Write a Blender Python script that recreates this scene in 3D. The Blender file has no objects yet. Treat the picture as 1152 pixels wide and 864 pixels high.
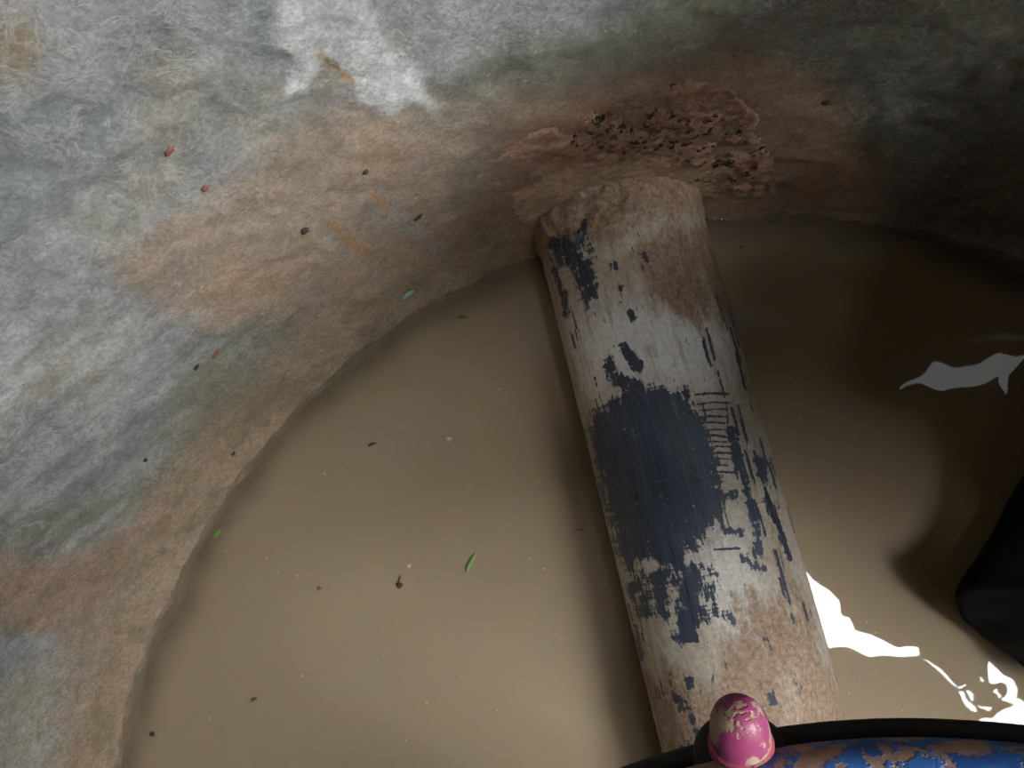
import bpy, bmesh, math, random
import numpy as np
from mathutils import Vector, Matrix

random.seed(7)
SC = bpy.context.scene
COL = SC.collection

# ------------------------------------------------------------------ camera
H = 0.75                      # eye height over the water, metres
F = 850.0                     # focal length in pixels of the 1152x864 frame
NAD = (700.0, 560.0)          # pixel that looks straight down
_n = np.array([NAD[0] - 576, -(NAD[1] - 432), -F]); _n /= np.linalg.norm(_n)
UP = -_n
XA = np.array([1.0, 0, 0]) - UP * UP[0]; XA /= np.linalg.norm(XA)
YA = np.cross(UP, XA)
CW = np.stack([XA, YA, UP])   # rows: world axes in camera space; CW @ cam_vec = world_vec
cam_d = bpy.data.cameras.new('camera')
cam_d.sensor_width = 36.0
cam_d.lens = F / 1152 * 36.0
cam_d.clip_start = 0.01
cam = bpy.data.objects.new('camera', cam_d); COL.objects.link(cam)
m4 = Matrix.Identity(4)
for i in range(3):
    for j in range(3):
        m4[i][j] = float(CW[i, j])
m4[2][3] = H
cam.matrix_world = m4
SC.camera = cam

def ray(px, py):
    return CW @ np.array([px - 576, -(py - 432), -F])
def at(px, py, z=0.0):
    r = ray(px, py); k = (H - z) / -r[2]
    return np.array([r[0] * k, r[1] * k, z])
def proj(p):                  # (n,3) world -> (n,) px, (n,) py
    q = (np.asarray(p, float) - np.array([0, 0, H])) @ CW
    d = np.maximum(-q[:, 2], 1e-4)
    return 576 + F * q[:, 0] / d, 432 - F * q[:, 1] / d

# ------------------------------------------------------------------ sky and exposure
SC.view_settings.view_transform = 'Standard'
SC.view_settings.look = 'None'
SC.view_settings.gamma = 1.0
SC.view_settings.use_curve_mapping = False
SC.view_settings.exposure = 0.0
SKY = 62.0
MASK_Z = 1.7
w = bpy.data.worlds.new('sky'); SC.world = w; w.use_nodes = True
nt = w.node_tree; nt.nodes.clear()
def wn(t, **k):
    n = nt.nodes.new(t)
    for a, b in k.items(): setattr(n, a, b)
    return n
tc = wn('ShaderNodeTexCoord'); sx = wn('ShaderNodeSeparateXYZ')
nt.links.new(tc.outputs['Generated'], sx.inputs[0])
# overcast sky: bright to one side, dimmed behind and at the horizon to shape light
mry = wn('ShaderNodeMapRange', interpolation_type='SMOOTHSTEP')
for i, v in zip((1, 2, 3, 4), (-0.10, 0.12, 1.0, 0.045)): mry.inputs[i].default_value = v
nt.links.new(sx.outputs[1], mry.inputs[0])
mrz = wn('ShaderNodeMapRange', interpolation_type='SMOOTHSTEP')
for i, v in zip((1, 2, 3, 4), (0.20, 0.34, 0.004, 1.0)): mrz.inputs[i].default_value = v
nt.links.new(sx.outputs[2], mrz.inputs[0])
nz = wn('ShaderNodeTexNoise'); nz.inputs['Scale'].default_value = 3.0; nz.inputs['Detail'].default_value = 4
nt.links.new(tc.outputs['Generated'], nz.inputs['Vector'])
mrn = wn('ShaderNodeMapRange')
for i, v in zip((1, 2, 3, 4), (0.35, 0.65, 0.75, 1.15)): mrn.inputs[i].default_value = v
nt.links.new(nz.outputs[0], mrn.inputs[0])
mu1 = wn('ShaderNodeMath', operation='MULTIPLY'); mu2 = wn('ShaderNodeMath', operation='MULTIPLY'); mu3 = wn('ShaderNodeMath', operation='MULTIPLY')
nt.links.new(mry.outputs[0], mu1.inputs[0]); nt.links.new(mrz.outputs[0], mu1.inputs[1])
nt.links.new(mu1.outputs[0], mu2.inputs[0]); nt.links.new(mrn.outputs[0], mu2.inputs[1])
nt.links.new(mu2.outputs[0], mu3.inputs[0]); mu3.inputs[1].default_value = SKY
bg = wn('ShaderNodeBackground'); bg.inputs[0].default_value = (0.92, 0.96, 1.0, 1)
nt.links.new(mu3.outputs[0], bg.inputs[1])
wo = wn('ShaderNodeOutputWorld'); nt.links.new(bg.outputs[0], wo.inputs[0])
w.cycles.sampling_method = 'MANUAL'; w.cycles.sample_map_resolution = 1024

# openings of the added overhead sheet, shaped from the water pixels mirroring them
OPENINGS = [
    [(905, 640), (935, 668), (955, 680), (966, 712), (990, 724), (1038, 722), (1040, 740), (1000, 748), (960, 735), (925, 728), (905, 716)],
    [(1128, 735), (1142, 752), (1150, 790), (1175, 800), (1230, 640), (1330, 560), (1480, 560), (1640, 640), (1700, 820), (1600, 980), (1400, 1030), (1250, 960), (1150, 860), (1092, 826), (1112, 812), (1136, 822), (1144, 800), (1128, 780)],
    [(806, 700), (824, 696), (832, 712), (838, 732), (834, 748), (818, 750), (810, 726)],
    [(1041, 742), (1043, 741), (1062, 757), (1080, 773), (1078, 776), (1059, 760)],
    [(1076, 776), (1092, 768), (1097, 772), (1090, 780)], [(1082, 784), (1096, 786), (1100, 797), (1090, 795)],
    [(1096, 783), (1124, 797), (1122, 801), (1098, 788)], [(1114, 764), (1127, 762), (1126, 772), (1118, 774)],
    [(1004, 442), (1050, 424), (1085, 408), (1120, 392), (1165, 396), (1200, 420), (1150, 446), (1128, 440), (1118, 418), (1100, 430), (1060, 436)],
]
def mask_pt(px, py):
    r = ray(px, py); k = (H + MASK_Z) / -r[2]
    return np.array([r[0] * k, r[1] * k, MASK_Z])
def portal(poly):
    p = np.array([mask_pt(*q) for q in poly]); a = p.min(0); b = p.max(0)
    d = bpy.data.lights.new('sky_portal', 'AREA'); d.shape = 'RECTANGLE'
    d.size = float(b[0] - a[0]); d.size_y = float(b[1] - a[1]); d.cycles.is_portal = True
    o = bpy.data.objects.new('sky_portal', d); COL.objects.link(o)
    o.location = ((a[0] + b[0]) / 2, (a[1] + b[1]) / 2, MASK_Z + 0.08)
for _p in OPENINGS: portal(_p)

# ------------------------------------------------------------------ helpers
def vnoise(p, seed=0):
    p = np.asarray(p, float); i = np.floor(p).astype(np.int64); f = p - i
    f = f * f * (3 - 2 * f); out = 0
    def h(a, b, c):
        n = (a * 374761393 + b * 668265263 + c * 2147483647 + seed * 144665) & 0xFFFFFFFF
        n = ((n ^ (n >> 13)) * 1274126177) & 0xFFFFFFFF
        n = ((n ^ (n >> 16)) * 2246822519) & 0xFFFFFFFF
        return ((n ^ (n >> 15)) & 0xFFFF) / 65535.0
    for dx in (0, 1):
        for dy in (0, 1):
            for dz in (0, 1):
                wgt = (f[:, 0] if dx else 1 - f[:, 0]) * (f[:, 1] if dy else 1 - f[:, 1]) * (f[:, 2] if dz else 1 - f[:, 2])
                out = out + wgt * h(i[:, 0] + dx, i[:, 1] + dy, i[:, 2] + dz)
    return out
def fbm(p, scale, octv=4, seed=0):
    p = np.asarray(p, float) * scale; a = 0.5; s = 0; t = 0
    for o in range(octv):
        s = s + a * vnoise(p, seed + o); t += a; p = p * 2.03 + 17.1; a *= 0.5
    return s / t
def sstep(a, b, x):
    t = np.clip((x - a) / (b - a), 0, 1); return t * t * (3 - 2 * t)
def sdpoly(x, y, poly):       # signed distance, positive inside
    P = np.array(poly, float); d = np.full(x.shape, 1e9); ins = np.zeros(x.shape, bool)
    for k in range(len(P)):
        a = P[k]; b = P[(k + 1) % len(P)]
        ab = b - a; t = np.clip(((x - a[0]) * ab[0] + (y - a[1]) * ab[1]) / (ab @ ab), 0, 1)
        d = np.minimum(d, np.hypot(x - a[0] - t * ab[0], y - a[1] - t * ab[1]))
        c = ((a[1] > y) != (b[1] > y)) & (x < (b[0] - a[0]) * (y - a[1]) / (b[1] - a[1] + 1e-12) + a[0])
        ins ^= c
    return np.where(ins, d, -d)
def sdline(x, y, pts):        # distance to a polyline
    P = np.array(pts, float); d = np.full(x.shape, 1e9)
    for k in range(len(P) - 1):
        a = P[k]; ab = P[k + 1] - a; t = np.clip(((x - a[0]) * ab[0] + (y - a[1]) * ab[1]) / (ab @ ab), 0, 1)
        d = np.minimum(d, np.hypot(x - a[0] - t * ab[0], y - a[1] - t * ab[1]))
    return d
def tag(o, label=None, cat=None, group=None, kind=None):
    for k, v in (('label', label), ('category', cat), ('group', group), ('kind', kind)):
        if v: o[k] = v
    return o
def link(name, me, mat=None, parent=None, smooth=True):
    o = bpy.data.objects.new(name, me); COL.objects.link(o)
    if mat: me.materials.append(mat)
    if parent: o.parent = parent
    if smooth: me.polygons.foreach_set('use_smooth', [True] * len(me.polygons))
    return o
def mesh_np(name, V, Fc):
    me = bpy.data.meshes.new(name); me.from_pydata([tuple(v) for v in V], [], Fc); me.update(); return me
def grid_faces(nu, nv, wrap=False):
    f = []
    for i in range(nu if wrap else nu - 1):
        a = i * nv; b = ((i + 1) % nu) * nv
        for j in range(nv - 1): f.append((a + j, b + j, b + j + 1, a + j + 1))
    return f
def fattr(me, name, arr):
    a = me.attributes.new(name, 'FLOAT', 'POINT'); a.data.foreach_set('value', np.asarray(arr, np.float32))
def cattr(me, name, rgb):
    a = me.attributes.new(name, 'FLOAT_COLOR', 'POINT')
    c = np.ones((len(rgb), 4), np.float32); c[:, :3] = rgb; a.data.foreach_set('color', c.ravel())
def bm_obj(name, bm, mat, parent=None, smooth=True):
    me = bpy.data.meshes.new(name); bm.to_mesh(me); bm.free(); return link(name, me, mat, parent, smooth)
def lathe(prof, n=128, a0=0.0, a1=2 * math.pi):   # profile of (radius, height) about local z
    bm = bmesh.new(); full = abs(a1 - a0 - 2 * math.pi) < 1e-6; rings = []
    for i in range(n if full else n + 1):
        t = a0 + (a1 - a0) * i / n
        rings.append([bm.verts.new((r * math.cos(t), r * math.sin(t), z)) for r, z in prof])
    for i in range(n):
        A, B = rings[i], rings[(i + 1) % len(rings)]
        for j in range(len(prof) - 1): bm.faces.new((A[j], B[j], B[j + 1], A[j + 1]))
    bmesh.ops.remove_doubles(bm, verts=bm.verts, dist=1e-6)
    bmesh.ops.recalc_face_normals(bm, faces=bm.faces)
    return bm
class NT:                     # small wrapper for material node trees
    def __init__(s, name):
        s.m = bpy.data.materials.new(name); s.m.use_nodes = True; s.t = s.m.node_tree
        s.b = s.t.nodes['Principled BSDF']; s.out = s.t.nodes['Material Output']
    def n(s, typ, ins=None, **k):
        q = s.t.nodes.new(typ)
        for a, b in k.items(): setattr(q, a, b)
        for a, b in (ins or {}).items(): s.set(q.inputs[a], b)
        return q
    def set(s, sock, v):
        if isinstance(v, bpy.types.NodeSocket): s.t.links.new(v, sock)
        else: sock.default_value = v
    def attr(s, name, col=False):
        q = s.n('ShaderNodeAttribute', attribute_name=name); return q.outputs['Color' if col else 'Fac']
    def pos(s): return s.n('ShaderNodeTexCoord').outputs['Object']
    def noise(s, vec, scale, detail=4, rough=0.6, dist=0.0):
        q = s.n('ShaderNodeTexNoise', {'Vector': vec, 'Scale': scale, 'Detail': detail, 'Roughness': rough, 'Distortion': dist}); return q.outputs[0]
    def cn(s, vec, scale, detail=5, rough=0.7, lo=0.34, hi=0.66, dist=0.0):
        return s.rng(s.noise(vec, scale, detail, rough, dist), lo, hi, 0, 1, False)
    def rng(s, v, a, b, c=0.0, d=1.0, smooth=True):
        q = s.n('ShaderNodeMapRange', {0: v, 1: a, 2: b, 3: c, 4: d})
        if smooth: q.interpolation_type = 'SMOOTHSTEP'
        return q.outputs[0]
    def math(s, op, a, b=0.0):
        return s.n('ShaderNodeMath', {0: a, 1: b}, operation=op).outputs[0]
    def mix(s, f, a, b, blend='MIX'):
        q = s.n('ShaderNodeMix', data_type='RGBA', blend_type=blend)
        for i, v in ((0, f), (6, a), (7, b)):
            if isinstance(v, tuple) and len(v) == 3: v = (*v, 1)
            s.set(q.inputs[i], v)
        return q.outputs[2]
    def mapping(s, vec, scale=(1, 1, 1), rot=(0, 0, 0)):
        q = s.n('ShaderNodeMapping', {'Vector': vec}); q.inputs['Scale'].default_value = scale; q.inputs['Rotation'].default_value = rot; return q.outputs[0]
    def bump(s, h, strength, dist):
        q = s.n('ShaderNodeBump', {'Height': h, 'Strength': strength, 'Distance': dist}); s.set(s.b.inputs['Normal'], q.outputs[0])
    def base(s, col, rough=0.6, spec=0.5):
        if isinstance(col, tuple) and len(col) == 3: col = (*col, 1)
        s.set(s.b.inputs['Base Color'], col); s.set(s.b.inputs['Roughness'], rough); s.set(s.b.inputs['Specular IOR Level'], spec)

# ------------------------------------------------------------------ materials
def mat_wall():
    m = NT('stained_concrete'); p = m.pos(); c = m.attr('tint', True); mud = m.attr('mud')
    n1 = m.cn(p, 20, 8, 0.7); n2 = m.cn(p, 90, 6, 0.75); n3 = m.cn(p, 330, 4, 0.7)
    dry = m.math('SUBTRACT', 1.0, m.math('MULTIPLY', mud, 0.45))
    c = m.mix(m.math('MULTIPLY', dry, 0.24), c, m.mix(n1, (0.13, 0.13, 0.13), (0.85, 0.85, 0.83)), 'OVERLAY')
    c = m.mix(0.30, c, m.mix(n2, (0.12, 0.12, 0.12), (0.86, 0.86, 0.86)), 'OVERLAY')
    c = m.mix(0.28, c, m.mix(n3, (0.08, 0.08, 0.08), (0.9, 0.9, 0.9)), 'OVERLAY')
    # lime crust in broken veins, brown grit and black pin holes
    vein = m.noise(p, 34, 6, 0.72, 1.2)
    va = m.rng(m.math('ABSOLUTE', m.math('SUBTRACT', vein, 0.5)), 0.035, 0.0)
    va = m.math('MULTIPLY', va, m.rng(m.noise(p, 9, 3), 0.48, 0.62))
    c = m.mix(m.math('MULTIPLY', va, m.math('MULTIPLY', dry, 0.38)), c, (0.50, 0.47, 0.41))
    spk = m.rng(m.noise(p, 210, 3, 0.6), 0.66, 0.72)
    c = m.mix(m.math('MULTIPLY', spk, 0.5), c, (0.45, 0.39, 0.32))
    dk = m.rng(m.noise(p, 150, 3, 0.6), 0.69, 0.73)
    dk = m.math('MULTIPLY', dk, m.rng(m.noise(p, 11, 2), 0.42, 0.6))
    c = m.mix(m.math('MULTIPLY', dk, 0.65), c, (0.05, 0.04, 0.03))
    m.base(c, 0.78, 0.3)
    hh = m.math('ADD', m.math('ADD', m.math('MULTIPLY', n2, 0.6), m.math('MULTIPLY', n3, 0.35)), m.math('SUBTRACT', m.math('MULTIPLY', va, 0.5), dk))
    m.bump(hh, 0.5, 0.0035); return m.m
def mat_clay():
    m = NT('clay'); p = m.pos(); c = m.attr('tint', True)
    n1 = m.cn(p, 40, 6, 0.7); n2 = m.cn(p, 170, 5, 0.75)
    c = m.mix(0.4, c, m.mix(n1, (0.12, 0.12, 0.12), (0.86, 0.86, 0.86)), 'OVERLAY')
    c = m.mix(0.45, c, m.mix(n2, (0.08, 0.08, 0.08), (0.9, 0.9, 0.9)), 'OVERLAY')
    q = m.math('ADD', m.math('ADD', m.attr('soil_shade'), 0.08), m.math('MULTIPLY', m.math('SUBTRACT', m.noise(p, 120, 6, 0.75), 0.5), 2.6))
    c = m.mix(m.rng(q, 0.55, 0.72), c, (0.012, 0.009, 0.007))  # near-black specks, also standing in for crack and cavity shade
    m.base(c, 0.75, 0.35)
    m.bump(m.math('ADD', n2, m.math('MULTIPLY', n1, 0.6)), 0.6, 0.0035); return m.m
def mat_pipe():
    m = NT('worn_pipe'); p = m.pos()
    mud = m.attr('mud'); patch = m.attr('patch'); line = m.attr('line'); bare = m.attr('bare')
    pl = m.mapping(p, (1, 1, 0.14)); pm = m.mapping(p, (1, 1, 0.4)); ph = m.mapping(p, (0.08, 0.08, 1)); pv = m.mapping(p, (1, 1, 0.04))
    n1 = m.cn(p, 26, 7, 0.7); nl = m.cn(pl, 150, 6, 0.7); n2 = m.cn(p, 230, 5, 0.75)
    c = m.mix(n1, (0.36, 0.295, 0.215), (0.50, 0.45, 0.37))
    c = m.mix(bare, c, (0.74, 0.73, 0.70))
    c = m.mix(m.rng(nl, 0.5, 1.0, 0, 0.55), c, (0.25, 0.18, 0.12))
    c = m.mix(0.3, c, m.mix(n2, (0.1, 0.1, 0.1), (0.88, 0.88, 0.88)), 'OVERLAY')
    mm = m.math('ADD', mud, m.math('MULTIPLY', m.math('SUBTRACT', m.noise(pm, 60, 8, 0.78), 0.5), 2.4))
    mudc = m.mix(n2, (0.15, 0.08, 0.045), (0.40, 0.265, 0.165))
    mk = m.rng(mm, 0.30, 0.85)
    c = m.mix(m.math('MULTIPLY', mk, 0.92), c, mudc)
    # pale grit caught in the mud and dark pits
    c = m.mix(m.math('MULTIPLY', m.rng(m.noise(p, 300, 3, 0.6), 0.64, 0.70), m.math('MULTIPLY', mk, 0.6)), c, (0.5, 0.42, 0.33))
    pit = m.rng(m.noise(pm, 260, 3, 0.6), 0.66, 0.71)
    c = m.mix(m.math('MULTIPLY', pit, 0.7), c, (0.07, 0.05, 0.035))
    nb = m.math('MULTIPLY', m.math('SUBTRACT', m.noise(pm, 110, 8, 0.74, 0.4), 0.5), 2.4)
    ns = m.math('MULTIPLY', m.math('SUBTRACT', m.noise(pl, 330, 5, 0.7), 0.5), 1.1)
    nh = m.math('MULTIPLY', m.math('SUBTRACT', m.noise(ph, 300, 3, 0.6), 0.5), 0.9)
    pa = m.rng(m.math('ADD', m.math('ADD', patch, nh), m.math('ADD', nb, ns)), 0.48, 0.56)
    fl = m.rng(m.noise(m.mapping(p, (1, 1, 0.25)), 190, 5, 0.65), 0.655, 0.685)
    fl = m.math('MULTIPLY', fl, m.attr('fleck'))
    ln = m.rng(m.math('ADD', line, m.math('MULTIPLY', m.math('SUBTRACT', m.noise(p, 240, 4, 0.7), 0.5), 1.6)), 0.45, 0.62)
    ln = m.math('MULTIPLY', ln, m.rng(line, 0.02, 0.12))
    k = m.math('MAXIMUM', m.math('MAXIMUM', pa, ln), fl)
    scr = m.cn(pv, 380, 5, 0.7); scr2 = m.noise(ph, 420, 4, 0.65); broad = m.cn(m.mapping(p, (1, 1, 0.3)), 40, 4, 0.6)
    bc = m.mix(scr, (0.010, 0.013, 0.021), (0.045, 0.060, 0.090))
    bc = m.mix(m.math('MULTIPLY', broad, 0.35), bc, (0.050, 0.070, 0.110))
    bc = m.mix(m.rng(scr2, 0.63, 0.70, 0, 0.5), bc, (0.13, 0.145, 0.165))
    bc = m.mix(m.rng(m.noise(pv, 500, 3, 0.6), 0.66, 0.72, 0, 0.5), bc, (0.16, 0.17, 0.18))
    bc = m.mix(m.rng(m.noise(p, 260, 3, 0.6), 0.68, 0.72, 0, 0.8), bc, (0.34, 0.33, 0.31))
    c = m.mix(k, c, bc)
    r = m.mix(k, m.mix(mk, (0.36,) * 3, (0.6,) * 3), m.mix(scr, (0.27,) * 3, (0.46,) * 3))
    m.base(c, r, 0.5)
    hb = m.math('ADD', m.math('MULTIPLY', n2, m.rng(mk, 0, 1, 0.2, 1.0)), m.math('MULTIPLY', k, 0.3))
    hb = m.math('ADD', hb, m.math('MULTIPLY', scr, 0.25))
    m.bump(hb, 0.4, 0.0022); return m.m
def mat_water():
    m = NT('muddy_water'); p = m.pos()
    c = m.mix(m.noise(p, 3.5, 3, 0.5), (0.278, 0.214, 0.135), (0.318, 0.252, 0.166))
    m.base(c, 0.015, 0.5)
    m.b.inputs['IOR'].default_value = 1.333
    m.b.inputs['Subsurface Weight'].default_value = 1.0
    m.b.inputs['Subsurface Radius'].default_value = (1.0, 0.75, 0.45)
    m.b.inputs['Subsurface Scale'].default_value = 0.012
    m.b.subsurface_method = 'RANDOM_WALK'
    m.bump(m.noise(p, 9, 2, 0.4, 0.4), 0.06, 0.02)
    tr = m.n('ShaderNodeBsdfTransparent'); mx = m.n('ShaderNodeMixShader')
    m.set(mx.inputs[0], m.attr('clear')); m.set(mx.inputs[1], m.b.outputs[0]); m.set(mx.inputs[2], tr.outputs[0])
    m.set(m.out.inputs[0], mx.outputs[0]); return m.m
def mat_chipped(name, a, b, rust, lo, hi, scale, rough=0.45):
    m = NT(name); p = m.pos()
    n = m.noise(p, scale, 5, 0.65); n2 = m.noise(p, scale * 3, 4, 0.6)
    c = m.mix(m.rng(m.noise(p, scale * 0.6, 3), 0.35, 0.65), a, b)
    rc = m.mix(n2, rust[0], rust[1])
    k = m.rng(n, lo, hi); c = m.mix(k, c, rc)
    m.base(c, m.mix(k, (rough,) * 3, (0.75,) * 3), 0.5)
    m.bump(m.math('SUBTRACT', m.math('MULTIPLY', n2, 0.3), k), 0.5, 0.0012); return m.m
def mat_plain(name, a, b, scale, rough, spec=0.4, bump=0.3, dist=0.003):
    m = NT(name); p = m.pos(); n = m.noise(p, scale, 5, 0.6)
    m.base(m.mix(n, a, b), rough, spec); m.bump(n, bump, dist); return m.m
M = dict(
    wall=mat_wall(), clay=mat_clay(), pipe=mat_pipe(), water=mat_water(),
    blue=mat_chipped('chipped_blue_paint', (0.025, 0.11, 0.40), (0.05, 0.20, 0.58), ((0.28, 0.15, 0.10), (0.55, 0.38, 0.28)), 0.47, 0.53, 95),
    black=mat_plain('black_rim', (0.006, 0.006, 0.007), (0.018, 0.016, 0.015), 60, 0.6),  # plain black of the edge band and washer
    pink=mat_chipped('chipped_pink_paint', (0.29, 0.045, 0.115), (0.35, 0.065, 0.175), ((0.36, 0.22, 0.13), (0.46, 0.36, 0.24)), 0.50, 0.55, 60, 0.42),
    red=mat_chipped('dull_pink_red', (0.42, 0.06, 0.10), (0.5, 0.10, 0.13), ((0.3, 0.12, 0.08), (0.4, 0.2, 0.15)), 0.55, 0.62, 90, 0.5),
    iron=mat_plain('dark_iron', (0.02, 0.017, 0.015), (0.06, 0.045, 0.035), 40, 0.6),
    cloth=mat_plain('black_cloth', (0.004, 0.0037, 0.0033), (0.008, 0.0075, 0.006), 300, 0.85, 0.12, 0.4, 0.002),
    light_mask=mat_plain('mask_underside', (0.05, 0.045, 0.035), (0.10, 0.085, 0.065), 6, 0.9, 0.2),
    floor=mat_plain('silt', (0.12, 0.08, 0.045), (0.2, 0.14, 0.08), 12, 0.9, 0.2),
    grass=mat_plain('fresh_green', (0.09, 0.22, 0.03), (0.16, 0.34, 0.06), 120, 0.5),
    olive=mat_plain('dull_green', (0.06, 0.07, 0.02), (0.10, 0.10, 0.03), 120, 0.6),
    aqua=mat_plain('pale_aqua', (0.22, 0.50, 0.40), (0.32, 0.60, 0.48), 150, 0.5),
    dark=mat_plain('dark_chip', (0.02, 0.014, 0.01), (0.06, 0.04, 0.03), 200, 0.7),
    rust=mat_plain('red_brown_chip', (0.14, 0.05, 0.03), (0.25, 0.11, 0.07), 200, 0.7),
    pale=mat_plain('pale_fleck', (0.40, 0.35, 0.26), (0.52, 0.47, 0.37), 200, 0.6),
)

# ------------------------------------------------------------------ pit wall
CX, CY, R = 0.110, -0.350, 0.643
TOP = 0.525
az = np.concatenate([np.radians(np.linspace(30, 222, 860)), np.radians(np.linspace(224, 388, 60))])
zz = np.concatenate([[-0.34, -0.2, -0.1], np.linspace(-0.05, TOP, 150)])
A, Z = np.meshgrid(az, zz, indexing='ij'); A = A.ravel(); Z = Z.ravel()
base = np.stack([CX + R * np.cos(A), CY + R * np.sin(A), Z], 1)
px, py = proj(base)
nrm = np.stack([-np.cos(A), -np.sin(A), 0 * A], 1)
def wob(x, y, amp, s, seed):   # ragged edges for the stains
    q = np.stack([base[:, 0], base[:, 1], base[:, 2]], 1)
    return (fbm(q, s, 4, seed) - 0.5) * amp
MUD = [(110, 900), (45, 864), (80, 760), (60, 712), (-20, 712), (-20, 622), (70, 622), (150, 590), (205, 500), (232, 440), (290, 390), (290, 350), (190, 345), (140, 318), (138, 290), (200, 240), (330, 150), (420, 118), (520, 125), (640, 120), (760, 88), (850, 70), (930, 120), (985, 235), (870, 240), (810, 255), (600, 310), (400, 420), (200, 640)]
mud = sstep(-26, 22, sdpoly(px, py, MUD) + wob(px, py, 70, 16, 3))
band = sstep(60, 10, sdline(px, py, [(100, 880), (140, 735), (190, 600), (262, 500), (395, 368), (525, 297), (605, 285)]) + wob(px, py, 50, 22, 5))
GREEN = [(185, 440), (200, 400), (290, 350), (335, 360), (300, 420), (230, 470), (170, 560), (100, 610), (20, 610), (0, 590), (90, 560), (150, 520)]
grn = sstep(-22, 14, sdpoly(px, py, GREEN) + wob(px, py, 40, 18, 9))
WHITE = [(316, -30), (400, -30), (408, 10), (440, 55), (475, 90), (494, 128), (465, 122), (440, 128), (410, 112), (390, 85), (360, 70), (345, 100), (322, 105), (312, 50)]
wht = sstep(-8, 8, sdpoly(px, py, WHITE) + wob(px, py, 34, 40, 13))
UPR = [(400, -40), (720, -40), (660, 25), (560, 60), (505, 95), (460, 75), (420, 25)]
upr = sstep(-20, 20, sdpoly(px, py, UPR) + wob(px, py, 30, 14, 15))
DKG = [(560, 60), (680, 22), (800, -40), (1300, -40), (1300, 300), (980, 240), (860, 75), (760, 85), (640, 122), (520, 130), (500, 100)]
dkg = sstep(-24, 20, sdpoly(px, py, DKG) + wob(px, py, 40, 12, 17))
q3 = base
col = np.zeros((len(base), 3)) + np.array([0.355, 0.355, 0.345])
def over(mask, rgb):
    global col
    col = col * (1 - mask[:, None]) + np.array(rgb) * mask[:, None]
blot = fbm(q3, 9, 5, 21); blot2 = fbm(q3, 14, 5, 25); blot3 = fbm(q3, 30, 5, 27)
over(sstep(0.47, 0.60, blot) * 0.85, (0.41, 0.375, 0.295))       # yellowish bloom
over(sstep(0.50, 0.66, blot2) * 0.7, (0.27, 0.29, 0.295))       # slate grey patches
over(sstep(0.52, 0.7, blot3) * 0.6, (0.44, 0.44, 0.42))
over(sstep(45, 5, np.hypot((px - 18), (py - 55) * 0.8) + wob(px, py, 50, 25, 31)) * 0.7, (0.36, 0.25, 0.13))
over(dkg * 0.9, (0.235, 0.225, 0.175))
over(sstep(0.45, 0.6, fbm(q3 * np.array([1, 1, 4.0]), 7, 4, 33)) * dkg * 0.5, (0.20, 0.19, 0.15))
over(upr * 0.85, (0.41, 0.405, 0.395))
col *= 0.86
over(mud * 0.88, (0.375, 0.272, 0.188))
over(mud * sstep(0.47, 0.62, blot2) * 0.6, (0.42, 0.275, 0.172))
over(mud * sstep(0.5, 0.66, fbm(q3, 20, 5, 41)) * 0.5, (0.25, 0.22, 0.17))
over(grn * 0.8, (0.235, 0.225, 0.165))
over(band * 0.75, (0.43, 0.305, 0.20))
over(band * sstep(0.5, 0.62, fbm(q3, 45, 4, 43)) * 0.5, (0.21, 0.17, 0.10))
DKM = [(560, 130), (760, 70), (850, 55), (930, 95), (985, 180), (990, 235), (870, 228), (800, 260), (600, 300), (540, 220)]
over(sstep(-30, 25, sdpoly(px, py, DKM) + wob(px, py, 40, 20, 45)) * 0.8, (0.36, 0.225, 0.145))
over(wht * 0.95, (0.60, 0.59, 0.56))
# rust runs down the wall and the pale swept strip between them
for pts, wd, rgb, k in [
        ([(358, 58), (395, 92)], 5, (0.42, 0.25, 0.09), .8), ([(415, 212), (440, 238)], 5, (0.42, 0.22, 0.08), .75),
        ([(368, 246), (412, 284)], 6, (0.42, 0.21, 0.09), .8), ([(440, 238), (496, 280)], 13, (0.36, 0.34, 0.31), .6),
        ([(790, -10), (788, 25)], 4, (0.36, 0.24, 0.10), .6), ([(1000, 130), (1062, 160)], 10, (0.36, 0.35, 0.31), .45)]:
    d = sdline(px, py, pts) + wob(px, py, 5, 60, 51)
    over(sstep(wd, wd * 0.2, d) * k, rgb)
# scrape marks of the trowel along the lower left, long strokes
sv = px * 0.62 + py * 0.78
trow = fbm(np.stack([sv / 16, (px * 0.78 - py * 0.62) / 140, 0 * px], 1), 1.0, 4, 61)
lower = sstep(250, 420, py) * sstep(330, 200, px)
over(sstep(0.52, 0.68, trow) * lower * (1 - mud) * 0.55, (0.45, 0.45, 0.44))
sv2 = px * 0.66 - py * 0.75
trow2 = fbm(np.stack([sv2 / 11, (px * 0.75 + py * 0.66) / 120, 0 * px], 1), 1.0, 4, 63)
reg2 = sstep(320, 380, px) * sstep(560, 500, px) * sstep(180, 230, py)
over(sstep(0.5, 0.68, trow2) * reg2 * 0.5, (0.36, 0.32, 0.27))
disp = (fbm(q3, 12, 4, 71) - 0.5) * 0.006 + (fbm(q3, 60, 4, 73) - 0.5) * 0.006 * (1 - upr * 0.7) + wht * 0.004 * fbm(q3, 80, 3, 75) + mud * 0.003
V = base + nrm * disp[:, None]
V[:, :2] += nrm[:, :2] * (0.012 * np.exp(-np.clip(Z, 0, 9) / 0.03))[:, None]     # silted foot at the waterline
nz_ = len(zz)
Vo = base.copy(); Vo[:, 0] = CX + (R + 0.07) * np.cos(A); Vo[:, 1] = CY + (R + 0.07) * np.sin(A)
na = len(az)
step = 8
oa = az[::step]
faces = grid_faces(na, nz_, True)
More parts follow.
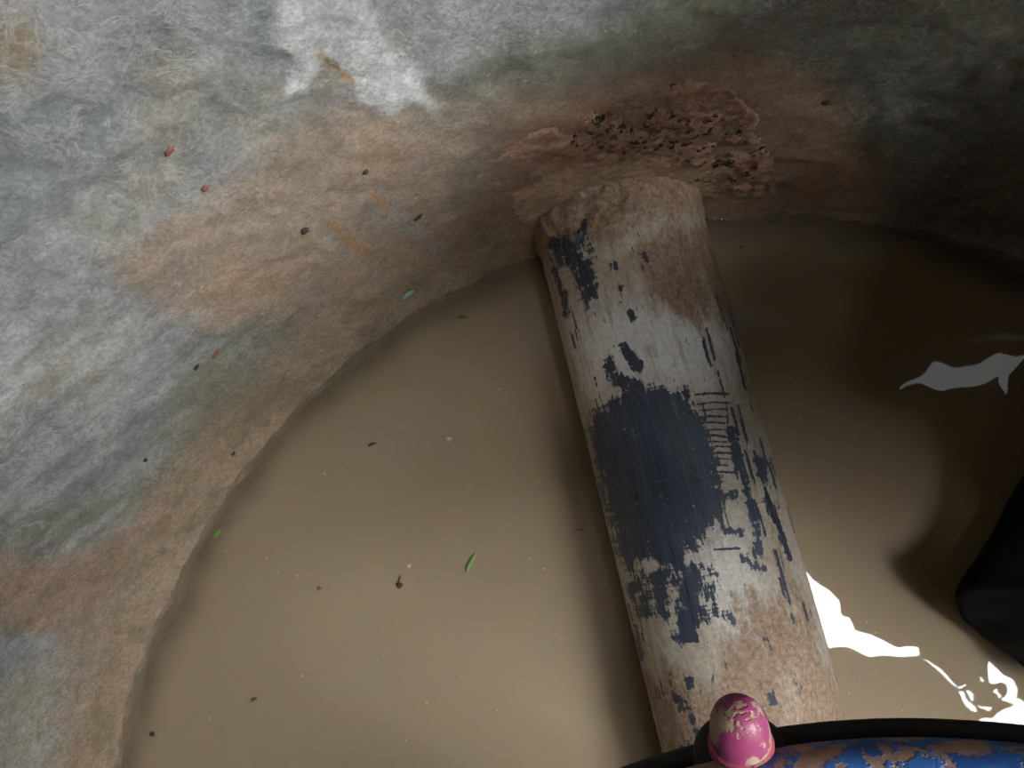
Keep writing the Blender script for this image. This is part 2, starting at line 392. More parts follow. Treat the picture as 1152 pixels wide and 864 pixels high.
def gap(x, y, z): return z > 0.16 and 46 < math.degrees(math.atan2(y - CY, x - CX)) < 67      # unseen gap added to the ring so dim sky mirrors in the water
faces = [f[::-1] for f in faces if not gap(*V[f[0]])]
me = mesh_np('wall_round', V, faces)
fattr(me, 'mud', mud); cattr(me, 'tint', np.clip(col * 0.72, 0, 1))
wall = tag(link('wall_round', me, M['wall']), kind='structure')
# outer face and rim of the concrete ring
bm = lathe([(R + 0.004, TOP - 0.004), (R + 0.01, TOP + 0.004), (R + 0.06, TOP + 0.006), (R + 0.075, TOP - 0.008), (R + 0.075, -0.34)], 160)
for v in bm.verts: v.co.x += CX; v.co.y += CY
bmesh.ops.subdivide_edges(bm, edges=[e for e in bm.edges if abs(e.verts[0].co.z - e.verts[1].co.z) > 0.3], cuts=12)
bmesh.ops.delete(bm, geom=[f for f in bm.faces if gap(*f.calc_center_median())], context='FACES')
rim = bm_obj('trim_rim', bm, M['wall'])
cattr(rim.data, 'tint', np.zeros((len(rim.data.vertices), 3)) + 0.33); fattr(rim.data, 'mud', np.zeros(len(rim.data.vertices)))
tag(rim, kind='structure')

# floor under the water, and an unseen overhead sheet added to shape light
bm = bmesh.new()
for x, y in ((-6, -6), (6, -6), (6, 6), (-6, 6)): bm.verts.new((x, y, -0.34))
bm.faces.new(bm.verts); fl = bm_obj('floor', bm, M['floor']); tag(fl, kind='structure')
def flat_slab(name, outer, holes, zc, half):
    me = bpy.data.curves.new(name, 'CURVE'); me.dimensions = '2D'; me.fill_mode = 'BOTH'; me.extrude = half
    rnd = random.Random(3)
    def spl(pts, rough):
        P = [np.array(p[:2], float) for p in pts]; out = P
        if rough:
            out = []
            for k in range(len(P)):
                a, b = P[k], P[(k + 1) % len(P)]; L = np.hypot(*(b - a)); n = max(1, int(L / 0.035)); nn = np.array([b[1] - a[1], a[0] - b[0]]) / L
                for q in range(n): out.append(a + (b - a) * q / n + nn * rnd.uniform(-1, 1) * rough)
        q = me.splines.new('POLY'); q.points.add(len(out) - 1); q.use_cyclic_u = True
        for k, p in enumerate(out): q.points[k].co = (p[0], p[1], 0, 1)
    spl(outer, 0)
    for h in holes: spl(h, 0.008 if len(h) > 6 else 0.002)
    o = bpy.data.objects.new(name + '_outline', me); COL.objects.link(o)
    bpy.context.view_layer.update()
    m2 = bpy.data.meshes.new_from_object(o.evaluated_get(bpy.context.evaluated_depsgraph_get())); bpy.data.objects.remove(o)
    m2.materials.clear()
    r = link(name, m2, M['light_mask'], smooth=False); r.location.z = zc
    tag(r, kind='structure')
flat_slab('sky_mask', [(-6, -6), (6, -6), (6, 6), (-6, 6)], [[mask_pt(*q) for q in p] for p in OPENINGS], MASK_Z + 0.01, 0.01)  # added out of view; openings set the light and reflections
# unseen slab added to shade the right of the pit; its hole passes a reflection
SLAB = [(0.24, -0.07)] + [tuple((at(*q) * 1.765)[:2]) for q in [(903, 632), (937, 663), (958, 675), (970, 706), (992, 718), (1040, 716), (1100, 722), (1130, 722)]] + [(0.74, -0.33), (1.10, -0.50), (1.3, -0.50), (1.3, 0.50), (0.36, 0.50), (0.345, 0.20), (0.29, 0.08)]
HOLE = [at(*q) * 1.745 for q in [(985, 462), (1040, 415), (1090, 388), (1175, 372), (1240, 380), (1240, 470), (1120, 468), (1000, 478)]]
flat_slab('shade_slab', SLAB, [HOLE], 0.555, 0.020)

# ------------------------------------------------------------------ pipe
SL = -0.228                                   # the pipe's axis: x = SL*y + X0
X0, PR, PZ = 0.062, 0.0805, 0.028
AXD = np.array([SL, 1.0, 0]); AXD /= np.linalg.norm(AXD)
SD = np.array([AXD[1], -AXD[0], 0])
def axis_pt(y): return np.array([SL * y + X0, y, PZ])
y0, y1 = -0.82, 0.36
ss = np.concatenate([np.linspace(y0, -0.30, 8)[:-1], np.linspace(-0.30, y1, 640)])
th = np.concatenate([np.linspace(-0.45, math.pi + 0.45, 230), np.linspace(math.pi + 0.6, 2 * math.pi - 0.6, 16)])
S, T = np.meshgrid(ss, th, indexing='ij'); S = S.ravel(); T = T.ravel()
ctr = np.stack([SL * S + X0, S, PZ + 0 * S], 1)
rad = np.cos(T)[:, None] * SD + np.sin(T)[:, None] * np.array([0, 0, 1.0])
V0 = ctr + rad * PR
px, py = proj(V0)
patch = np.full(len(V0), -1.0)
def addpoly(poly, soft, lvl=1.0):
    global patch
    d = sdpoly(px, py, poly); patch = np.maximum(patch, np.clip(0.5 + d / soft, -1, lvl))
def addline(pts, wd, soft, lvl=1.0):
    global patch
    d = wd - sdline(px, py, pts); patch = np.maximum(patch, np.clip(0.5 + d / soft, -1, lvl))
addpoly([(661, 482), (668, 462), (690, 450), (700, 440), (735, 434), (768, 440), (786, 462), (798, 490), (806, 530), (818, 560), (812, 585), (790, 600), (778, 622), (760, 640), (730, 634), (705, 640), (694, 622), (683, 580), (670, 530)], 26, 1.35)
addpoly([(716, 640), (800, 636), (806, 662), (790, 700), (770, 722), (758, 690), (735, 690), (715, 672)], 34, 0.62)
addline([(712, 660), (722, 690)], 7, 14, 0.8); addline([(745, 655), (752, 690)], 7, 14, 0.75); addline([(778, 645), (774, 712)], 14, 20, 0.9)
addline([(715, 705), (722, 740)], 2.5, 8, .6); addline([(816, 690), (822, 700)], 5, 9, 0.7); addline([(800, 668), (806, 690)], 4, 9, .65)
addpoly([(621, 268), (636, 262), (648, 275), (656, 250), (661, 275), (667, 300), (669, 330), (656, 346), (648, 320), (637, 300), (623, 292)], 22, 0.66)
addline([(626, 305), (632, 330)], 5, 10, 0.75); addline([(634, 330), (638, 355)], 4, 10, .65)
addline([(657, 252), (658, 262)], 3, 7, .9)
addpoly([(684, 294), (698, 293), (694, 306), (686, 304)], 10, 0.9); addpoly([(691, 318), (701, 322), (700, 334), (695, 328)], 10, 0.9)
addline([(724, 285), (729, 295)], 3.5, 8, .8); addline([(709, 352), (712, 358)], 4, 8, .8)
addline([(684, 405), (690, 425)], 6, 12, .75); addline([(702, 392), (716, 410)], 8, 13, .78); addline([(690, 428), (718, 432)], 7, 14, .7)
addline([(823, 484), (830, 515), (836, 540), (846, 575), (852, 610), (850, 638)], 5, 13, 0.82)
addline([(853, 518), (862, 545), (872, 585)], 5.5, 11, 0.85); addline([(872, 575), (880, 605), (888, 628)], 3.5, 8, .9)
addline([(838, 630), (858, 640)], 4, 9, .75); addline([(822, 598), (834, 600)], 4, 9, .7); addline([(806, 560), (826, 556)], 6, 11, .7)
for a, b, wd in [((775, 765), (776, 770), 4), ((769, 792), (773, 797), 6), ((778, 804), (779, 810), 4.5), ((783, 822), (782, 830), 3.5), ((893, 768), (898, 776), 5), ((757, 780), (760, 786), 3), ((869, 782), (871, 788), 3), ((752, 760), (754, 768), 2.5), ((772, 836), (770, 842), 5)]:
    addline([a, b], wd * 0.9, 14, 0.62)
line = np.zeros(len(V0))
def thin(pts, wd):
    global line
    line = np.maximum(line, np.clip(1.0 - sdline(px, py, pts) / wd * 0.5, 0, 1))
rn = random.Random(5)
for i, yy in enumerate([443, 454, 461, 469, 476, 484, 491, 497, 503, 510, 517, 524, 532]):
    x0 = 782 + i * 1.2 + rn.uniform(-3, 3); x1 = 818 + i * 0.8 + rn.uniform(-8, 4)
    thin([(x0, yy + 1), ((x0 + x1) / 2, yy - 1 + rn.uniform(-.6, .6)), (x1, yy + rn.uniform(-1, .5))], 1.0 if i % 3 else 1.5)
thin([(804, 618), (832, 617)], 1.6); thin([(790, 452), (800, 500), (812, 560), (822, 600)], 0.8); thin([(817, 452), (819, 476)], 0.9)
for i in range(34):
    x = rn.uniform(0, 1); yy = rn.uniform(330, 700); L = rn.uniform(10, 42)
    bx = 812 + (yy - 300) * 0.291 - rn.uniform(4, 46) ** 1.0
    thin([(bx, yy), (bx + L * 0.27, yy + L)], rn.uniform(0.7, 1.7))
for i in range(26):
    yy = rn.uniform(320, 780); L = rn.uniform(6, 22); bx = 607 + (yy - 290) * 0.243 + rn.uniform(5, 30)
    thin([(bx, yy), (bx + L * 0.24, yy + L)], rn.uniform(0.6, 1.3))
# mud on the pipe: thick by the wall, again at the near end
mudp = np.zeros(len(V0))
d_end = sdline(px, py, [(560, 280), (700, 225), (830, 200)])
mudp = np.maximum(mudp, sstep(75, 10, d_end) * 0.85)
mudp = np.maximum(mudp, sstep(-25, 30, sdpoly(px, py, [(715, 250), (810, 240), (850, 330), (840, 372), (785, 372), (735, 350), (700, 290)])) * 0.78)
mudp = np.maximum(mudp, sstep(-40, 60, sdpoly(px, py, [(700, 735), (790, 745), (820, 660), (900, 640), (990, 780), (1000, 900), (720, 900)])) * 0.85)
mudp = np.maximum(mudp, sstep(60, 0, sdline(px, py, [(860, 400), (950, 780)])) * 0.40)
mudp = np.maximum(mudp, 0.27 * sstep(260, 330, py))
bare = sstep(75, 15, sdline(px, py, [(690, 385), (780, 395)])) * 0.75
bare = np.maximum(bare, sstep(40, 10, sdline(px, py, [(800, 600), (830, 690)])) * 0.3)
fleck = 0.35 + 0.65 * sstep(430, 330, py) + 0.6 * sstep(630, 700, py)
dsp = (fbm(V0, 70, 4, 81) - 0.35) * 0.012 * sstep(60, 8, d_end) + (fbm(V0, 130, 3, 83) - 0.5) * 0.0022 * mudp
Vp = V0 + rad * dsp[:, None]
loc = axis_pt(0.0)
rotz = math.atan2(AXD[0], AXD[1])
# local frame: x across, y up, z along the pipe
B = np.stack([SD, np.array([0, 0, 1.0]), -AXD], 1)
L_ = (Vp - loc) @ B
nth = len(th)
faces = grid_faces(len(ss), nth)
for i in range(len(ss) - 1): faces.append((i * nth + nth - 1, (i + 1) * nth + nth - 1, (i + 1) * nth, i * nth))
faces.append(tuple(range(nth))); faces.append(tuple((len(ss) - 1) * nth + k for k in range(nth))[::-1])
me = mesh_np('drain_pipe', L_, faces)
bmx = bmesh.new(); bmx.from_mesh(me); bmesh.ops.recalc_face_normals(bmx, faces=bmx.faces); bmx.to_mesh(me); bmx.free()
for nme, arr in (('patch', patch), ('line', line), ('mud', mudp), ('bare', bare), ('fleck', fleck)): fattr(me, nme, arr)
pipe = link('drain_pipe', me, M['pipe'])
mm4 = Matrix.Identity(4)
for i in range(3):
    for j in range(3): mm4[i][j] = float(B[i, j])
    mm4[i][3] = float(loc[i])
pipe.matrix_world = mm4
tag(pipe, 'large pale pipe with a worn black coating patch, running from the clay-packed wall', 'pipe')

# ------------------------------------------------------------------ clay packing over the pipe's entry
a_ = np.radians(np.linspace(64, 112, 330)); z_ = np.linspace(-0.03, 0.30, 230)
A, Z = np.meshgrid(a_, z_, indexing='ij'); A = A.ravel(); Z = Z.ravel()
base = np.stack([CX + R * np.cos(A), CY + R * np.sin(A), Z], 1); nrm = np.stack([-np.cos(A), -np.sin(A), 0 * A], 1)
px, py = proj(base)
CL = [(500, 190), (545, 160), (590, 142), (640, 124), (700, 108), (760, 90), (822, 76), (846, 100), (866, 140), (884, 190), (872, 225), (830, 240), (800, 300), (600, 310), (596, 275), (574, 246), (552, 214), (525, 222)]
sd = sdpoly(px, py, CL) + (fbm(base, 38, 4, 91) - 0.5) * 34
ins = sstep(-3, 12, sd)
SMOOTH = [(556, 200), (600, 188), (690, 176), (770, 178), (812, 186), (806, 215), (760, 220), (690, 236), (610, 270)]
smo = sstep(-12, 14, sdpoly(px, py, SMOOTH) + (fbm(base, 30, 3, 93) - 0.5) * 16)
lump = (fbm(base, 45, 5, 95) - 0.5) * 0.013 + (fbm(base, 130, 4, 97) - 0.5) * 0.008
T_ = ins * (1 - 0.6 * sstep(640, 560, px)) * (0.006 - 0.003 * sstep(14, 0, sd) + lump * (1 - 0.85 * smo) * (0.25 + 0.75 * sstep(4, 30, sd))) - (1 - ins) * 0.02
hole = np.zeros(len(base))
for hx, hy, hr in [(637, 136, 11), (716, 130, 9), (705, 131, 6), (824, 136, 7), (570, 200, 6), (742, 112, 6), (838, 160, 8), (676, 118, 6), (732, 140, 5)]:
    hole = np.maximum(hole, sstep(hr * 1.25, hr * 0.55, np.hypot(px - hx, (py - hy)) + (fbm(base, 110, 3, 99) - 0.5) * 9))
T_ -= hole * 0.014
soil_shade = hole * 1.7  # cavities painted dark inside, shade put into the colour
soil_shade = np.maximum(soil_shade, sstep(9, 1, np.abs(sd - 3)) * sstep(210, 170, py) * sstep(850, 800, px) * 1.0)  # shade of the upper crack painted as a speckled line
soil_shade = np.maximum(soil_shade, sstep(16, 3, sdline(px, py, [(690, 222), (760, 208), (800, 196), (850, 180)])) * 0.40)  # painted crack shade again, lower down by the pipe
soil_shade = np.maximum(soil_shade, sstep(60, 15, sdline(px, py, [(660, 140), (740, 135), (850, 175)])) * (1 - smo) * 0.42)
c = np.zeros((len(base), 3)) + np.array([0.305, 0.175, 0.112])
t = fbm(base, 26, 4, 101)[:, None]
c = c * (0.8 + 0.4 * t) + (t - 0.5) * np.array([0.06, 0.04, 0.02])
c = c * (1 - smo[:, None]) + np.array([0.45, 0.315, 0.20]) * smo[:, None]
lf = sstep(640, 560, px)[:, None] * 0.6
c = c * (1 - lf) + np.array([0.46, 0.30, 0.195]) * lf
me = mesh_np('clay_packing', base + nrm * T_[:, None], [f[::-1] for f in grid_faces(len(a_), len(z_))])
cattr(me, 'tint', np.clip(c, 0, 1)); fattr(me, 'soil_shade', soil_shade)
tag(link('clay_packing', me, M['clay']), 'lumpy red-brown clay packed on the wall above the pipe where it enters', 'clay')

# ------------------------------------------------------------------ muddy water
nr, na2 = 130, 360
rr = np.concatenate([np.linspace(0.0, 0.56, 60), np.linspace(0.563, R + 0.004, 70)])
ang = np.linspace(0, 2 * math.pi, na2, endpoint=False)
Ag, Rg = np.meshgrid(ang, rr, indexing='ij'); Ag = Ag.ravel(); Rg = Rg.ravel()
V = np.stack([CX + Rg * np.cos(Ag), CY + Rg * np.sin(Ag), 0 * Ag], 1)
edge = R - 0.012 - Rg
V[:, 2] = 0.004 * np.exp(-np.clip(edge, 0, 9) / 0.004)
clear = sstep(0.045, -0.004, edge + (fbm(V, 25, 3, 111) - 0.5) * 0.02) * 0.75
me = mesh_np('muddy_water', V, grid_faces(na2, len(rr), True)); fattr(me, 'clear', clear)
bmx = bmesh.new(); bmx.from_mesh(me); bmesh.ops.remove_doubles(bmx, verts=bmx.verts, dist=1e-6); bmesh.ops.recalc_face_normals(bmx, faces=bmx.faces)
if sum(f.normal.z for f in bmx.faces) < 0: bmesh.ops.reverse_faces(bmx, faces=bmx.faces)
bmx.to_mesh(me); bmx.free()
tag(link('muddy_water', me, M['water']), 'still brown muddy water filling the round concrete pit', 'water', kind='stuff')

# ------------------------------------------------------------------ blue flange with its pink bolt
FN = np.array([-0.12, 0.80, 0.60]); FN /= np.linalg.norm(FN)
FX = np.cross(np.array([0, 0, 1.0]), FN); FX = -FX / np.linalg.norm(FX) * -1
FX = np.cross(FN, np.array([0, 0, 1.0])); FX /= np.linalg.norm(FX)
FE = np.cross(FN, FX)                          # in the plane of the flange
if FE[2] > 0: FE = -FE                         # towards its lowest point
FX = np.cross(FE, FN)
FR = 0.225
low = at(905, 810, 0.48)
fc = low - FE * FR
flange = bpy.data.objects.new('flange', None); COL.objects.link(flange)
fm = Matrix.Identity(4)
for i in range(3):
    fm[i][0] = float(FX[i]); fm[i][1] = float(FE[i]); fm[i][2] = float(FN[i]); fm[i][3] = float(fc[i])
flange.matrix_world = fm
tag(flange, 'chipped blue round flange with black edge and pink bolt above the near pipe end', 'flange')
def arc(cx_, cz_, r, a0, a1, n): return [(cx_ + r * math.cos(a0 + (a1 - a0) * i / n), cz_ + r * math.sin(a0 + (a1 - a0) * i / n)) for i in range(n + 1)]
# rounded blue rim, dished plate inside it
RI = FR - 0.046
prof = [(RI, -0.02), (RI, -0.008), (FR - 0.039, -0.006)] + arc(FR - 0.023, -0.006, 0.0155, math.pi * 0.98, 0.12, 16) + [(FR - 0.008, -0.024), (RI, -0.026), (RI, -0.02)]
bm_obj('ring', lathe(prof, 200), M['blue'], flange)
edge_o = bm_obj('edge_band', lathe([(FR - 0.011, -0.024)] + arc(FR - 0.006, -0.005, 0.0068, math.pi * 0.85, -0.2, 10) + [(FR, -0.022), (FR - 0.005, -0.03), (FR - 0.011, -0.03), (FR - 0.011, -0.024)], 200), M['black'], flange)
edge_o['label'] = 'black outer edge band'
for sgn in (-1, 1):            # two iron legs carry the ring
    a_l = math.radians(-76 if sgn > 0 else 256)
    q = fc + FX * math.cos(a_l) * (FR - 0.023) + FE * math.sin(a_l) * (FR - 0.023) - FN * 0.02
    bm = bmesh.new(); ln_ = q[2] + 0.34
    bmesh.ops.create_cone(bm, cap_ends=True, segments=24, radius1=0.012, radius2=0.012, depth=ln_)
    lg = bm_obj('leg', bm, M['iron'])
    lg.parent = flange; lg.matrix_parent_inverse = fm.inverted(); lg.location = (q[0], q[1], q[2] - ln_ / 2)
# bolt
d = at(835, 851, 0.49); lc = np.array([(d - fc) @ FX, (d - fc) @ FE])
k = 1.0
bolt = bm_obj('bolt', lathe([(0.0, 0.036), (0.004, 0.0357), (0.008, 0.0338), (0.0112, 0.0295), (0.0132, 0.024), (0.0141, 0.017), (0.0144, 0.010), (0.0140, 0.009), (0.0, 0.009)], 48), M['pink'], flange)
bolt.location = (lc[0], lc[1], 0.004)
bolt.scale = (0.64, 0.64, 0.60)
bolt['label'] = 'pink painted dome-headed bolt'
bm_obj('collar', lathe([(0.0, 0.0092), (0.0150, 0.0092), (0.0156, 0.007), (0.0156, 0.002), (0.015, 0.0), (0.0, 0.0)], 48), M['red'], bolt)
ws = bm_obj('washer', lathe([(0.0, 0.001), (0.021, 0.001), (0.0232, -0.001), (0.024, -0.006), (0.022, -0.016), (0.0, -0.016)], 48), M['black'], bolt)

# ------------------------------------------------------------------ black cloth hanging over the rim on the right
cl = np.array([(0.276, -0.086, 0.050), (0.330, -0.060, 0.075), (0.43, -0.01, 0.15), (0.56, 0.0, 0.30), (0.66, -0.03, 0.46), (0.735, -0.02, 0.525), (0.80, -0.01, 0.525), (0.85, 0.0, 0.46), (0.87, 0.0, 0.2)])
wd = np.array([0.026, 0.105, 0.19, 0.24, 0.26, 0.27, 0.27, 0.27, 0.27])
nu, nv = 90, 110
tu = np.linspace(0, len(cl) - 1, nu); tv = np.linspace(-1, 1, nv)
V = []
for u in tu:
    c0 = np.array([np.interp(u, range(len(cl)), cl[:, k]) for k in range(3)]); ww = np.interp(u, range(len(wd)), wd)
    for v in tv: V.append(c0 + np.array([0.02 * v * v * (1 if u < 3 else 0), v * ww, -0.02 * abs(v) ** 2 * (1 if u < 4 else .2)]))
V = np.array(V)
fold = (fbm(V * np.array([0.35, 1, 0.35]), 26, 3, 121) - 0.5) * 0.045
V[:, 2] += fold * 0.7; V[:, 0] -= fold * 0.5
me = mesh_np('black_cloth', V, grid_faces(nu, nv))
cloth = link('black_cloth', me, M['cloth'])
so = cloth.modifiers.new('thickness', 'SOLIDIFY'); so.thickness = 0.006
tag(cloth, 'black crumpled cloth poking in over the water at the right edge', 'cloth')

# ------------------------------------------------------------------ things afloat and on the wall
def blob(name, mat, sx_, sy_, sz_, seed, sub=2):
    bm = bmesh.new(); bmesh.ops.create_icosphere(bm, subdivisions=sub, radius=1.0)
    rn_ = random.Random(seed); k = [rn_.uniform(-1, 1) for _ in range(9)]
    for v in bm.verts:
        x, y, z = v.co
        s = 1 + 0.28 * math.sin(3 * x + k[0] * 3) * math.cos(4 * y + k[1] * 3) + 0.2 * math.sin(7 * z + 5 * y + k[2] * 4)
        v.co = (x * s * sx_, y * s * sy_, z * s * sz_)
    return bm_obj(name, bm, mat)
def blade(name, mat, L, wd_, bend):
    bm = bmesh.new(); n = 10; top = []; bot = []
    for i in range(n + 1):
        t = i / n; x = (t - 0.5) * L; y = bend * math.sin(t * math.pi); hw = wd_ * (0.35 + 0.65 * math.sin(min(1, t * 1.6) * math.pi / 2)) * (1 - t ** 3 * 0.9)
        top.append([bm.verts.new((x, y + s * hw, 0.0004 + (0.0009 if s == 0 else 0.0012))) for s in (-1, 0, 1)])
        bot.append([bm.verts.new((x, y + s * hw, 0.0)) for s in (-1, 0, 1)])
    for i in range(n):
        for j in range(2):
            bm.faces.new((top[i][j], top[i + 1][j], top[i + 1][j + 1], top[i][j + 1]))
            bm.faces.new((bot[i][j + 1], bot[i + 1][j + 1], bot[i + 1][j], bot[i][j]))
        bm.faces.new((bot[i][0], bot[i + 1][0], top[i + 1][0], top[i][0])); bm.faces.new((top[i][2], top[i + 1][2], bot[i + 1][2], bot[i][2]))
    bm.faces.new((top[0][0], top[0][1], top[0][2], bot[0][2], bot[0][1], bot[0][0])); bm.faces.new((bot[n][0], bot[n][1], bot[n][2], top[n][2], top[n][1], top[n][0]))
    bmesh.ops.recalc_face_normals(bm, faces=bm.faces)
    return bm_obj(name, bm, mat)
def afloat(o, x, y, rot=0.0, z=0.0005):
    o.location = at(x, y, z); o.rotation_euler.z = rot; return o
MM = 0.75 / 850
o = afloat(blade('grass_blade', M['grass'], 23 * MM, 2.2 * MM, 0.0006), 530.5, 632, math.radians(63))
tag(o, 'longest bright green grass blade floating left of the pipe, near a dark crumb', 'grass blade', 'floating green blades')
o = afloat(blade('grass_blade', M['grass'], 12 * MM, 2.6 * MM, 0.0005), 245, 600, math.radians(50))
tag(o, 'short green grass scrap floating close to the left shore', 'grass blade', 'floating green blades')
o = afloat(blade('grass_blade', M['olive'], 13 * MM, 1.8 * MM, 0.0003), 521, 357, math.radians(-3))
tag(o, 'dull olive grass scrap floating near the upper shore beside the clay', 'grass blade', 'floating green blades')
o = afloat(blade('grass_blade', M['olive'], 8 * MM, 2.0 * MM, 0.0003), 286, 787, math.radians(25))
tag(o, 'small olive scrap floating in the open water at lower left', 'grass blade', 'floating green blades')
o = afloat(blob('crumb', M['dark'], 0.0032, 0.0026, 0.0014, 3), 449, 658); tag(o, 'dark crumb floating beside a tiny white petal, left of the long grass blade', 'crumb')
o = afloat(blade('stalk', M['dark'], 8 * MM, 0.8 * MM, 0.0005), 450, 651, 1.4); tag(o, 'thin dark stalk floating against the dark crumb', 'stalk')
o = afloat(blob('petal', M['pale'], 0.0026, 0.0024, 0.0008, 5), 460, 637); tag(o, 'whitish petal floating just above the dark crumb', 'petal')
o = afloat(blob('petal', M['pale'], 0.0034, 0.0022, 0.0008, 6), 504, 494); tag(o, 'whitish petal floating in mid water near the upper left of the pipe', 'petal')
o = afloat(blade('twig', M['dark'], 10 * MM, 1.3 * MM, 0.0006), 419, 500, math.radians(20)); tag(o, 'short dark twig floating in mid water, upper left', 'twig')
o = afloat(blade('twig', M['rust'], 8 * MM, 1.0 * MM, 0.0004), 652, 596, math.radians(0)); tag(o, 'short brown twig floating close against the left side of the pipe', 'twig')
o = afloat(blob('crumb', M['dark'], 0.0030, 0.0026, 0.0014, 8), 171, 826); tag(o, 'black crumb floating near the left shore at the bottom', 'crumb')
o = afloat(blob('crumb', M['rust'], 0.0022, 0.0018, 0.001, 9), 359, 662); tag(o, 'small brown crumb floating in the middle of the left water', 'crumb')
o = afloat(blob('crumb', M['dark'], 0.0016, 0.0014, 0.001, 10), 497, 333); tag(o, 'tiny black crumb floating by the upper shore, near the aqua scrap', 'crumb')
o = afloat(blob('crumb', M['dark'], 0.0014, 0.0014, 0.001, 11), 834, 278); tag(o, 'tiny black crumb floating right of the pipe under the clay', 'crumb')
# flecks: one mesh, many copies
fleck0 = blob('fleck', M['pale'], 0.0013, 0.0010, 0.0006, 12, 1)
spots = [(392, 523), (482, 501), (480, 517), (524, 518), (528, 547), (562, 438), (563, 428), (606, 543), (610, 498), (596, 628), (555, 538), (410, 518), (365, 533), (366, 552), (347, 611), (335, 648), (349, 648), (300, 628), (372, 672), (313, 645), (255, 619), (256, 700), (306, 730), (236, 808), (457, 833), (519, 761), (425, 742), (410, 671), (583, 375), (524, 396), (470, 425), (440, 412), (425, 425), (600, 690), (632, 720), (660, 790), (560, 800), (480, 790), (340, 760), (690, 750), (612, 640), (575, 590), (640, 660), (352, 470), (455, 480)]
right = [(962, 490), (941, 505), (1009, 417), (980, 457), (1003, 614), (975, 700), (968, 745), (960, 760), (985, 712), (942, 620), (900, 470), (930, 560), (1040, 700), (955, 780), (1015, 800), (895, 430), (870, 360)]
rn = random.Random(11)
for i, (x, y) in enumerate(spots + right):
    o = fleck0 if i == 0 else fleck0.copy()
    if i: COL.objects.link(o)
    afloat(o, x, y, rn.uniform(0, 6)); s = rn.uniform(0.4, 0.95) * (1.1 if x > 850 else 1); o.scale = (s, s * rn.uniform(0.7, 1.1), s)
    if x > 850:
        side = 'upper part of the dark water' if y < 600 else 'sunlit lower part of the water'
        tag(o, 'tiny pale fleck floating right of the pipe on the ' + side, 'fleck', 'pale flecks right of the pipe, ' + side)
    else:
        spot = ('just off the left shore' if x < 320 else 'close to the left side of the pipe' if x > 595 else
                'under the upper shore' if y < 460 else 'at the bottom of the left water' if y > 700 else 'in the middle of the left water')
        tag(o, 'tiny pale fleck floating on brown water ' + spot, 'fleck', 'pale flecks ' + spot)
# glint on the far waterline, put in as solid white dashes
bm = bmesh.new(); rn = random.Random(4)
for a, b, hw in [(890, 900, 1.1), (902, 913, 1.3), (926, 934, 1.0), (937, 950, 1.5), (953, 958, 1.2), (961, 968, 1.4), (858, 866, 0.7), (1062, 1080, 0.6), (1086, 1110, 0.7), (1116, 1140, 0.7)]:
    wl = lambda x: np.interp(x, [850, 870, 895, 930, 968, 1010, 1080, 1145], [230, 225.5, 224, 226.5, 230, 236, 250, 268])
    n = 6; rows = []
    for k in range(n + 1):
        x = a + (b - a) * k / n; t = math.sin(math.pi * (0.08 + 0.84 * k / n)); h_ = hw * t * rn.uniform(0.7, 1.2)
        rows.append([bm.verts.new(at(x, wl(x) + d_ + 1.0, z_)) for d_, z_ in ((-h_, 0.0008), (0, 0.0026), (h_, 0.0008))])
    for k in range(n):
        for q in range(2): bm.faces.new((rows[k][q], rows[k][q + 1], rows[k + 1][q + 1], rows[k + 1][q]))
bmesh.ops.recalc_face_normals(bm, faces=bm.faces)
M['glint'] = mat_plain('white_glint', (0.75, 0.75, 0.73), (0.85, 0.85, 0.83), 300, 0.4)
tag(bm_obj('glint', bm, M['glint']), 'white glint modelled as broken dashes along the far waterline right of the clay', 'glint', kind='stuff')
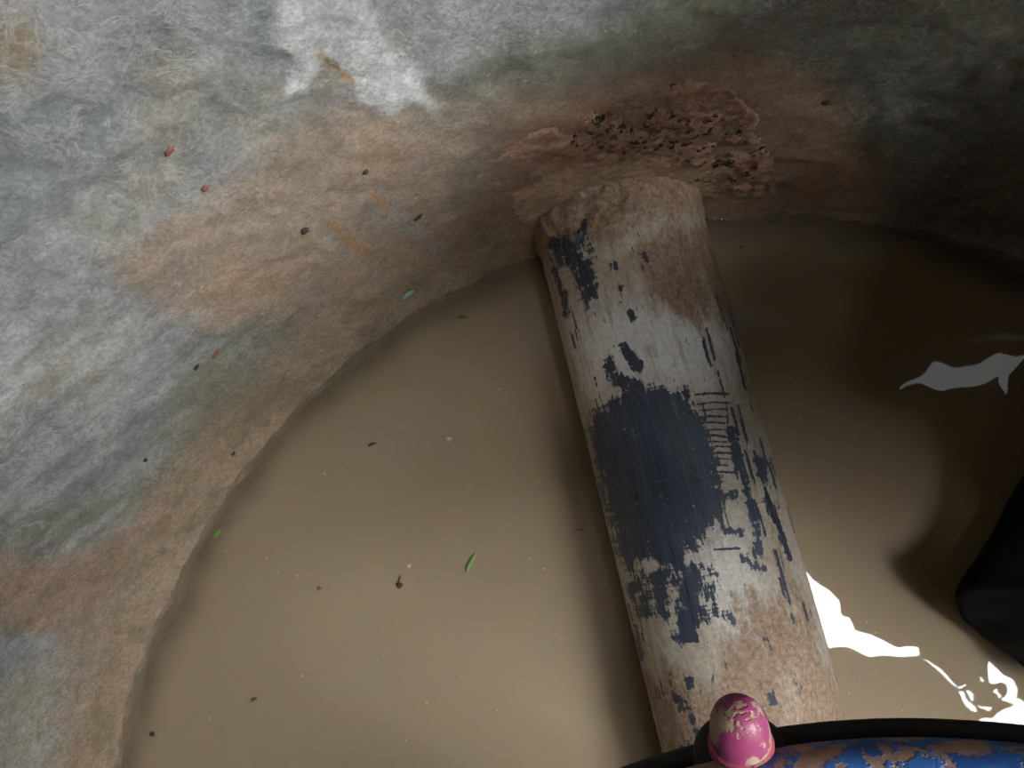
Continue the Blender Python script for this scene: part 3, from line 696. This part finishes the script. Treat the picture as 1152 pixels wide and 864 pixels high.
# scraps on the wall, each pushed out of the wall face
deps = bpy.context.evaluated_depsgraph_get()
def on_wall(o, x, y, rot=0.0):
    bpy.context.view_layer.update()
    r = Vector(ray(x, y)).normalized(); org = Vector((0, 0, H))
    ok, hit, no, _ = wall.ray_cast(org, r)
    if not ok: hit = Vector(at(x, y, 0.01)); no = Vector((0, 0, 1))
    hd = Vector((hit.x - CX, hit.y - CY, 0)).normalized() * -1
    qz = hd.to_track_quat('Z', 'Y')
    from mathutils import Quaternion
    o.rotation_mode = 'QUATERNION'; o.rotation_quaternion = qz @ Quaternion((0, 0, 1), rot)
    o.location = hit + hd * 0.0006; return o
on_wall(blob('leaf_scrap', M['aqua'], 0.0080, 0.0042, 0.0014, 21), 459, 331, 0.3); tag(bpy.data.objects['leaf_scrap'], 'pale aqua scrap stuck at the waterline on the left shore', 'scrap')
for (x, y, mt, a, b, lab) in [
        (190, 168, 'rust', 0.0042, 0.0018, 'red-brown leaf bit stuck on the grey wall at upper left'),
        (242, 397, 'rust', 0.0052, 0.0018, 'red-brown leaf bit stuck on the greenish stain of the left wall'),
        (220, 413, 'dark', 0.0028, 0.0024, 'black chip stuck below the red-brown leaf bit on the left wall'),
        (230, 211, 'rust', 0.0026, 0.0022, 'small rusty chip stuck at the upper border of the mud stain'),
        (411, 193, 'dark', 0.0024, 0.0020, 'small black chip stuck on the mud stain, left of the clay'),
        (342, 259, 'dark', 0.0036, 0.0030, 'small dark pebble stuck beside the rust run on the mud stain'),
        (470, 244, 'dark', 0.0046, 0.0016, 'thin dark chip stuck on the pale swept strip by the clay'),
        (929, 115, 'dark', 0.0034, 0.0032, 'black spot of dirt stuck on the dim upper right wall'),
        (163, 517, 'dark', 0.0022, 0.0018, 'black grain stuck on the lower pale part of the left wall'),
        (262, 510, 'dark', 0.0030, 0.0016, 'dark grain stuck just above the left waterline')]:
    on_wall(blob('chip', M[mt], a, b, 0.0016, int(x)), x, y, 0.4); 
    o = [q for q in bpy.data.objects if q.name.startswith('chip') and 'label' not in q][0]
    tag(o, lab, 'chip', 'bits stuck on the wall')
